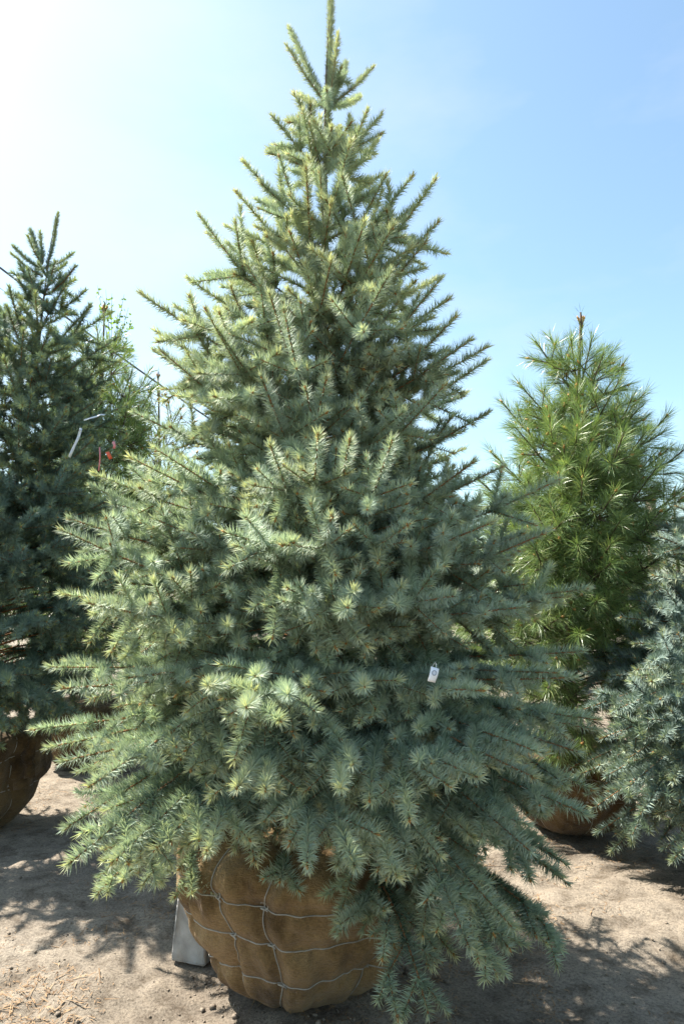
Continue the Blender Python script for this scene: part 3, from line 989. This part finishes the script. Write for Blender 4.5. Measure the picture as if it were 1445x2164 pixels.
PT = [(0.5, -8), (1.0, 5), (1.6, 18), (2.3, 32), (3.0, 45), (3.6, 58)]
DY = 4.9
db = np.array([at(1205, 1650, DY)[0], DY, 0.0])
dt = at(1226, 660, DY)
silD = [(715, .22), (760, .30), (810, .46), (900, .60), (1000, .71), (1100, .80), (1250, .86), (1400, .84), (1520, .74), (1620, .56)]
crownD = Crown((db[0], DY, 0.6), dt, [(at(1220, y, DY)[2], r) for y, r in silD] + [(dt[2], 0.03)])
keysD = [(1130, 720), (1160, 712), (1205, 715), (1250, 715), (1275, 745), (1095, 810), (1060, 850), (1310, 800), (1335, 840), (1365, 910), (1385, 990), (1395, 1080),
         (1180, 1000), (1245, 960), (1160, 880), (1220, 900), (1230, 1010), (1160, 1060), (1220, 1150), (1130, 1160), (1290, 1150), (1310, 1100), (1260, 1270), (1225, 1340), (1330, 1290), (1180, 1250), (1290, 1190),
         (1140, 1560), (1230, 1570), (1180, 1600)]
pnD, gD = pine('white_pine_tree', 'bright green long-needled pine right of the big spruce', None, db, crownD, list(np.arange(0.85, 3.45, 0.2)), lambda r: 4 + r * 9, 41, PT, M_PINE, 540, 0.115, 0.0033, keys=keysD)

EY = 6.6
eb = np.array([at(190, 1500, EY)[0], EY, 0.0])
et = at(222, 640, EY)
silE = [(670, .2), (720, .38), (800, .5), (900, .62), (980, .75), (1100, .85), (1400, .85), (1520, .6)]
crownE = Crown((eb[0], EY, 0.6), et, [(at(200, y, EY)[2], r) for y, r in silE] + [(et[2], 0.04)])
pine('white_pine_tree', 'tall pine with yellow-green top showing behind the dark left spruce', None, eb, crownE, list(np.arange(0.9, 4.2, 0.24)), lambda r: 4 + r * 6, 47, PT, M_PINE, 240, 0.12, 0.0070, maxo=2, sl=0.2)

FY = 9.0
fb = np.array([at(345, 1400, FY)[0], FY, 0.0])
ft = at(335, 785, FY)
crownF = Crown((fb[0], FY, 0.5), ft, [(ft[2], .04), (ft[2] - .35, .3), (ft[2] - 1.0, .6), (ft[2] - 2, .9), (1.2, 1.1), (0.7, 0.8)])
pine('pine_tree', 'distant small pine in the gap left of the big spruce', None, fb, crownF, list(np.arange(0.8, ft[2] - 0.3, 0.34)), lambda r: 4 + r * 6, 53, PT, M_PINE2, 120, 0.11, 0.006, maxo=1, sl=0.24, candles=0.06)
GY = 8.0
gb = np.array([at(1446, 1400, GY)[0], GY, 0.0])
gt = at(1424, 1085, GY)
crownG = Crown((gb[0], GY, 0.4), gt, [(gt[2], .12), (gt[2] - .2, .35), (gt[2] - .6, .6), (gt[2] - 1.2, .8), (0.7, 0.8)])
pnG, gG = pine('pine_tree', 'far sunlit pine with a bare forked leader at the right edge', None, gb, crownG, list(np.arange(0.7, gt[2] - 0.05, 0.26)), lambda r: 4 + r * 7, 59, PT, M_PINE2, 190, 0.11, 0.005, maxo=1, sl=0.2, candles=0.05)
# its bare candelabra leader
for pth in ([(1424, 1095), (1425, 1060), (1425, 1027)], [(1424, 1078), (1415, 1070), (1407, 1055)], [(1425, 1076), (1434, 1069), (1439, 1052)]):
    P = bezier([at(x, y, GY) for x, y in pth], 6)
    V, F = sweep(P - gb, np.linspace(0.011, 0.006, 7), 6)
    mesh_np('leader', V, F, M_BARK, pnG, smooth=True)


# ------------------------------------------------------------------ more of the nursery rows behind, with spruces added for shade
for i, (x, y, h, seed, lab) in enumerate([(-0.3, 10.5, 3.6, 61, 'pine in the nursery row hidden behind the big spruce'), (3.3, 11.5, 3.0, 67, 'pine in the far row behind the right-hand pine')]):
    cr = Crown((x, y, 0.5), (x, y, h), [(h, .05), (h - .4, .35), (h - 1.2, .75), (1.2, 1.0), (0.6, .7)])
    pine('pine_tree', lab, None, (x, y, 0), cr, list(np.arange(0.7, h - 0.3, 0.4)), lambda r: 4 + r * 6, seed, PT, M_PINE2, 70, 0.11, 0.007, maxo=1, sl=0.26, ball=True, candles=0)


def simple_spruce_meshes(h, seed):
    g = Rng(seed)
    cr = Crown((0, 0, 0.5), (0, 0, h), [(h, .03), (h - .5, .22), (h - 1.3, .55), (1.5, 1.0), (1.0, 1.15), (0.6, .95)])
    S = []
    a0 = 0
    for z in np.arange(0.65, h - 0.25, 0.3):
        nb = int(4 + cr.R(z) * 5)
        a0 += 1.3
        for j in range(nb):
            a = a0 + 6.283 * j / nb + g.u(-.3, .3)
            f = cr.R(z) * g.u(.8, 1.05)
            p, s_ = make_bough_pts(g, cr, np.array([math.cos(a) * f, math.sin(a) * f, z + g.u(-.1, .1)]), TAB, 0.6, h - 0.3, 0.3)
            S += bough_segments(g, p, s_, dict(trop=0.02, hang=0.1 if z < 1.6 else 0, maxo=2, cap={1: 3, 2: 1, 3: 1}, skip=0.3))
    return S, spruce_needles(g, S, 150, 0.05, 0.014, lambda q: np.ones(len(q)))


S_, ND_ = simple_spruce_meshes(3.9, 83)
proto = None  # added spruces: cut sky fill, shade the ground, darken gaps behind the crown
for x, y, rz, sc, lab in [(-3.3, -0.4, 0.3, 1.0, 'unseen spruce added to the left of the photographer'), (-1.6, -2.6, 1.9, 1.05, 'unseen spruce added behind the photographer to the left'),
                          (0.9, -3.0, 3.3, 0.95, 'unseen spruce added straight behind the photographer'), (3.0, -1.6, 4.4, 1.0, 'unseen spruce added behind the photographer to the right'),
                          (3.6, 1.1, 5.2, 0.95, 'unseen spruce added to the right of the photographer'), (-0.95, 6.3, 2.6, 0.7, 'smaller spruce added out of sight behind the left half of the big spruce'), (0.95, 7.2, 1.2, 0.75, 'smaller spruce added out of sight behind the right half of the big spruce'), (-4.3, 8.0, 4.0, 1.0, 'spruce added as dark backdrop behind the pine at left'), (-4.75, 5.4, 0.9, 1.08, 'unseen spruce added for shade beyond the dark left spruce'), (5.4, 6.2, 2.2, 0.9, 'spruce of the next row beyond the right-hand spruce')]:
    rt = empty('added_nursery_spruce', (x, y, 0), lab, 'tree', 'added spruces of the neighbouring rows')
    rt.rotation_euler = (0, 0, rz); rt.scale = (sc, sc, sc)
    if proto is None:
        V, F = sweep(np.array([[0, 0, z] for z in np.linspace(0.3, 3.88, 8)]), np.linspace(0.055, 0.004, 8), 8)
        a_ = mesh_np('trunk', V, F, M_BARK, rt, smooth=True)
        b_ = mesh_np('crown', ND_[0], ND_[1], M_SPRUCE_DK, rt, face_attr=ND_[2], kind='stuff')
        c_, _ = root_ball(rt, np.zeros(3), np.zeros(3), 0.46, 0.6, 17, M_BURLAP_OLD, [-60, 0, 60, 120, 180, -120], [0.42, 0.26], ropes=False)
        proto = (a_, b_, c_)
    else:
        for o_ in proto:
            c = o_.copy(); COL.objects.link(c); c.parent = rt


# ------------------------------------------------------------------ young leafy sapling
def sapling():
    g = Rng(71)
    SY = 7.6
    base = np.array([at(235, 1400, SY)[0], SY, 0.0])
    root = empty('leafy_sapling', base, 'thin sapling with pale new leaves rising beside the left pine', 'tree')
    top_ = at(236, 760, SY)
    P = bezier([base, base + (top_ - base) * 0.3 + np.array([0.05, 0, 0]), base + (top_ - base) * 0.7 - np.array([0.04, 0, 0]), top_], 12)
    V, F = sweep(P - base, np.linspace(0.03, 0.008, 13), 7)
    mesh_np('trunk', V, F, M_BARK, root, smooth=True)
    for (x0, y0), (x1, y1) in [((225, 780), (206, 603)), ((228, 780), (224, 612)), ((232, 780), (237, 620)), ((240, 790), (263, 622)), ((240, 800), (272, 650)), ((245, 820), (281, 680)), ((245, 840), (283, 735)), ((240, 800), (250, 660))]:
        a = at(x0, y0, SY + g.u(-0.1, 0.1)); b = at(x1, y1, SY + g.u(-0.15, 0.15))
        a = top_ - Z * g.u(0.0, 0.25)
        pp = bezier([a, a + (b - a) * 0.4 + Z * 0.03, a + (b - a) * 0.75, b], 10)
        V, F = sweep(pp - a, np.linspace(0.004, 0.0015, 11), 5)
        br = mesh_np('branch', V, F, M_BARK, root, loc=a - base, smooth=True)
        LV, LF, ag = [], [], []
        for k in range(30):
            t = 0.45 + 0.55 * g.u(0, 1)
            q = pp[int(t * 9.99)] + g.vec(0.012)
            d = unit(g.vec(1) + Z * 0.2); s = unit(np.cross(d, g.vec(1)))
            l = g.u(0.03, 0.055); w = l * 0.36
            n0 = len(LV)
            LV += [q, q + d * l * 0.45 + s * w, q + d * l, q + d * l * 0.45 - s * w]
            LF.append((n0, n0 + 1, n0 + 2, n0 + 3)); ag.append(g.u(0.3, 1))
        mesh_np('leaves', np.array(LV) - a, np.array(LF), M_LEAF, br, face_attr={'age': ag, 'tint': [g.u(0, 1) for _ in ag]}, kind='stuff')


sapling()

# ------------------------------------------------------------------ poles and cables
pole_base = np.array([at(585, 1400, 15)[0], 15.0, 0.0])
pole = empty('utility_pole', pole_base, 'wooden utility pole hidden behind the big spruce crown', 'pole')
V, F = sweep(np.array([[0, 0, z] for z in np.linspace(-0.2, 5.2, 8)]), np.linspace(0.13, 0.10, 8), 12)
mesh_np('pole_shaft', V, F, M_POLE, pole, smooth=True)
V, F = sweep(np.array([[-0.6, -0.14, 4.95], [0.6, -0.14, 4.95]]), 0.05, 4)
mesh_np('crossarm', V, F, M_POLE, pole)


def cable(name, label, a, b, sag, r, group):
    t = np.linspace(0, 1, 40)
    P = a[None] * (1 - t)[:, None] + b[None] * t[:, None]
    P[:, 2] -= sag * 4 * t * (1 - t)
    V, F = sweep(P, r, 6)
    o = mesh_np(name, V, F, M_WIRE, smooth=True)
    tag(o, label, 'cable', group)


pa = pole_base + np.array([-0.45, -0.2, 5.0])
L1 = at(-220, 395, 9.5)
cable('overhead_cable', 'thick dark overhead cable slanting down across the sky at left', L1, at(560, 962, 14.8), 0.12, 0.017, 'overhead cables')
cable('overhead_cable', 'thin lower wire slanting below the thick cable at left', at(-220, 440, 9.5), at(560, 1000, 14.8), 0.12, 0.0045, 'overhead cables')
for k, (y0, lab) in enumerate([(1013, 'topmost of the faint wires at the right edge'), (1019, 'second faint wire from the top at the right edge'), (1040, 'third faint wire from the top at the right edge'), (1046, 'lowest of the faint wires at the right edge')]):
    cable('power_line', lab, at(600, y0 - 20, 15), at(1620, y0 + 4, 30), 0.0, 0.006, 'faint wires at right')
# squared timber post beside the right-hand pine
pb = np.array([at(1386, 1300, 7.0)[0], 7.0, 0.0])
post = empty('timber_post', pb, 'square weathered timber post behind the right side of the pine', 'post')
ztp = at(1386, 1052, 7.0)[2]
V, F = sweep(np.array([[0, 0, z] for z in np.linspace(-0.2, ztp - 0.02, 6)]), np.full(6, 0.055), 4)
mesh_np('post_shaft', V, F, M_POLE, post)
V, F = sweep(np.array([[0, 0, ztp - 0.019], [0, 0, ztp]]), np.array([0.062, 0.058]), 4)
mesh_np('post_cap', V, F, M_POLE, post)


# ------------------------------------------------------------------ concrete block
def block():
    import bmesh
    bm = bmesh.new()
    bmesh.ops.create_cube(bm, size=1)
    for v in bm.verts:
        k = 1.0 if v.co.z < 0 else 0.88
        v.co.x *= 0.165 * k; v.co.y *= 0.15 * k; v.co.z = (v.co.z + 0.5) * 0.285
    bmesh.ops.bevel(bm, geom=list(bm.edges), offset=0.012, segments=3, affect='EDGES', profile=0.6)
    bmesh.ops.subdivide_edges(bm, edges=list(bm.edges), cuts=3, use_grid_fill=True)
    rr = random.Random(3)
    for v in bm.verts:
        n = v.normal
        v.co += n * rr.gauss(0, 0.0022)
    me = bpy.data.meshes.new('concrete_block'); bm.to_mesh(me); bm.free()
    for p in me.polygons: p.use_smooth = True
    me.materials.append(M_CONC)
    o = bpy.data.objects.new('concrete_block', me); COL.objects.link(o)
    c = ground_at(413, 2030)
    o.location = (c[0] - 0.012, c[1] + 0.07, -0.015)
    o.rotation_euler = (R(-2), R(1.0), R(-16))
    tag(o, 'pale grey concrete block standing on end against the root ball', 'block')


block()


# ------------------------------------------------------------------ hanging tag and ribbons
def strip(name, pts, width, mat, label=None, cat=None, group=None, parent=None, thick=0.0006, wdir=None):
    pts = np.asarray(pts, float)
    tan = nrm(np.gradient(pts, axis=0))
    out = []
    for i, t in enumerate(tan):
        w = np.array([1.0, 0.25, 0.1]) if wdir is None else np.asarray(wdir[i] if np.ndim(wdir) == 2 else wdir, float)
        w = unit(w - t * np.dot(w, t)) * width * 0.5
        n = unit(np.cross(t, w)) * thick
        out += [pts[i] + w + n, pts[i] - w + n, pts[i] - w - n, pts[i] + w - n]
    V = np.array(out); F = []
    for i in range(len(pts) - 1):
        for j in range(4):
            F.append((i * 4 + j, i * 4 + (j + 1) % 4, i * 4 + 4 + (j + 1) % 4, i * 4 + 4 + j))
    F.append((3, 2, 1, 0)); e = (len(pts) - 1) * 4; F.append((e, e + 1, e + 2, e + 3))
    o = mesh_np(name, V, np.array(F), mat, parent)
    if label: tag(o, label, cat, group)
    return o


TY = crownA.hit(915, 1428)[1] - 0.06
tb, tt_ = at(911, 1441, TY), at(919, 1411, TY + 0.01)
tagroot = empty('plant_tag', tb, 'small white plastic tag hanging on the front of the big spruce', 'tag')
pl = [(tb + (tt_ - tb) * t) - tb + np.array([0, -0.006 * math.sin(t * 3.1), 0]) for t in np.linspace(0, 1, 7)]
strip('tag_strip', pl, 0.023, M_TAGW, parent=tagroot)
cq = np.linspace(0, 2 * math.pi, 14)
u_ = unit(tt_ - tb); w_ = np.array([1.0, 0, 0.0]); w_ = unit(w_ - u_ * np.dot(w_, u_))
ctr = (tt_ - tb) * 0.66 + np.array([0, -0.009, 0])
strip('printed_ring', [ctr + u_ * 0.0065 * math.sin(a) + w_ * 0.0055 * math.cos(a) for a in cq], 0.003, M_TAGG, parent=tagroot, wdir=[u_ * math.sin(a) + w_ * math.cos(a) for a in cq], thick=0.0004)
lp = np.array([tt_ - tb + u_ * (0.012 * math.sin(t * 3.14159)) + w_ * 0.003 * math.cos(t * 3.14159) + np.array([0, 0.03 * t, 0]) for t in np.linspace(0, 1, 9)])
V, F = sweep(lp, 0.0006, 5); mesh_np('tag_loop', V, F, M_TAGW, tagroot, smooth=True)

RY = 4.2
strip('ribbon', [at(172, 905, RY), at(166, 925, RY - .01), at(158, 942, RY), at(152, 955, RY + .01), at(147, 966, RY)], 0.017, M_RIBW,
      'white ribbon hanging among the twigs of the dark left spruce', 'ribbon', 'flagging ribbons', wdir=[(1, .6, .2), (1, .1, .1), (1, -.3, .3), (1, .2, .2), (.6, 1, .1)])
strip('ribbon', [at(178, 888, RY), at(190, 884, RY - .01), at(205, 880, RY), at(214, 876, RY + .01), at(222, 877, RY)], 0.012, M_RIBW,
      'short white ribbon lying across a twig above the hanging ribbon', 'ribbon', 'flagging ribbons', wdir=(0.1, .5, 1))
strip('ribbon', [at(211, 945, RY), at(212, 965, RY - .01), at(211, 980, RY), at(209, 995, RY)], 0.008, M_RIBP,
      'thin pink string dangling from the dark left spruce', 'ribbon', 'flagging ribbons')
strip('ribbon', [at(240, 933, RY), at(243, 942, RY - .01), at(241, 948, RY)], 0.016, M_RIBP,
      'small pink ribbon scrap at the right side of the left spruce', 'ribbon', 'flagging ribbons')
strip('ribbon', [at(227, 955, RY), at(231, 962, RY - .01), at(235, 970, RY)], 0.022, M_RIBO,
      'orange-red ribbon scrap at the right side of the left spruce', 'ribbon', 'flagging ribbons')

# ragged burlap scraps hanging from the left ball
rgb = random.Random(5)
for k, (x0, y0, x1, y1, wd) in enumerate([(60, 1585, 62, 1645, 0.07), (45, 1600, 44, 1668, 0.09), (66, 1560, 60, 1615, 0.06)]):
    a, b = at(x0, y0, BY - 0.16), at(x1, y1, BY - 0.2)
    q = [a + (b - a) * t + np.array([rgb.gauss(0, .006), rgb.gauss(0, .01), 0]) for t in np.linspace(0, 1, 6)]
    o = strip('burlap_scrap', [p - bb for p in q], wd, M_BURLAP_OLD, parent=ballB, thick=0.0015)

# ------------------------------------------------------------------ litter and clods on the dirt
rn = np.random.default_rng(77)


def scatter(n, y0, y1):
    y = y0 + (y1 - y0) * rn.random(n) ** 1.7
    x = (rn.random(n) * 2 - 1) * (0.62 * y + 0.3)
    return x, y


def litter():
    n = 70000
    x, y = scatter(n, 1.9, 9.0)
    clump = vnoise(x * 1.6 + 20, y * 1.6, 8) + 0.4 * vnoise(x * 5, y * 5, 9)
    kp = clump > 0.62 + 0.25 * rn.random(n)
    x, y = x[kp], y[kp]; n = len(x)
    z = ground_h(x, y) + 0.003 + rn.random(n) * 0.005
    a = rn.random(n) * 6.283; l = np.where(rn.random(n) < 0.08, rn.uniform(0.05, 0.13, n), rn.uniform(0.015, 0.04, n))
    d = np.stack([np.cos(a), np.sin(a), rn.normal(0, 0.1, n)], -1)
    P = np.stack([x, y, z], -1)
    w = np.stack([-np.sin(a), np.cos(a), rn.normal(0, 0.3, n)], -1) * np.where(l > 0.05, 0.0028, 0.0021)[:, None]
    V = np.stack([P - d * l[:, None] / 2 - w, P - d * l[:, None] / 2 + w, P + d * l[:, None] / 2], 1).reshape(-1, 3)
    o = mesh_np('needle_litter', V, np.arange(3 * n).reshape(n, 3), M_LITTER)
    tag(o, 'dry brown needles and twigs scattered over the bare dirt', 'litter', kind='stuff')


def clods():
    n = 1700
    x, y = scatter(n, 1.9, 7.5)
    near = np.hypot(x - BALL_C[0], y - BALL_C[1] + 0.1)
    r = rn.gamma(1.4, 0.0022, n) + 0.0014
    # loose crumbs of soil round the foot of the ball
    m = 260
    ang = rn.uniform(-2.4, 2.4, m); rad = 0.30 + rn.gamma(1.5, 0.06, m)
    x = np.concatenate([x, BALL_C[0] + rad * np.sin(ang)]); y = np.concatenate([y, BALL_C[1] - rad * np.cos(ang)])
    r = np.concatenate([r, rn.gamma(1.5, 0.0022, m) + 0.0012]); n += m
    z = ground_h(x, y) + r * 0.3
    base = np.array([[1, 0, 0], [-1, 0, 0], [0, 1, 0], [0, -1, 0], [0, 0, .8], [0, 0, -.8], [.6, .6, .45], [-.6, .6, .4], [-.6, -.6, .45], [.6, -.6, .4]], float)
    f = np.array([[4, 0, 6], [4, 6, 2], [4, 2, 7], [4, 7, 1], [4, 1, 8], [4, 8, 3], [4, 3, 9], [4, 9, 0], [5, 6, 0], [5, 2, 6], [5, 7, 2], [5, 1, 7], [5, 8, 1], [5, 3, 8], [5, 9, 3], [5, 0, 9]])
    V = base[None] * r[:, None, None] * rn.uniform(0.65, 1.35, (n, 10, 1)) + np.stack([x, y, z], -1)[:, None, :]
    F = (f[None] + (np.arange(n) * 10)[:, None, None]).reshape(-1, 3)
    o = mesh_np('soil_clods', V.reshape(-1, 3), F, M_CLOD)
    tag(o, 'small crumbs and clods of dry soil lying on the dirt', 'soil', kind='stuff')


litter()
clods()
tot = sum(len(m.polygons) for m in bpy.data.meshes)
print('total faces', tot)
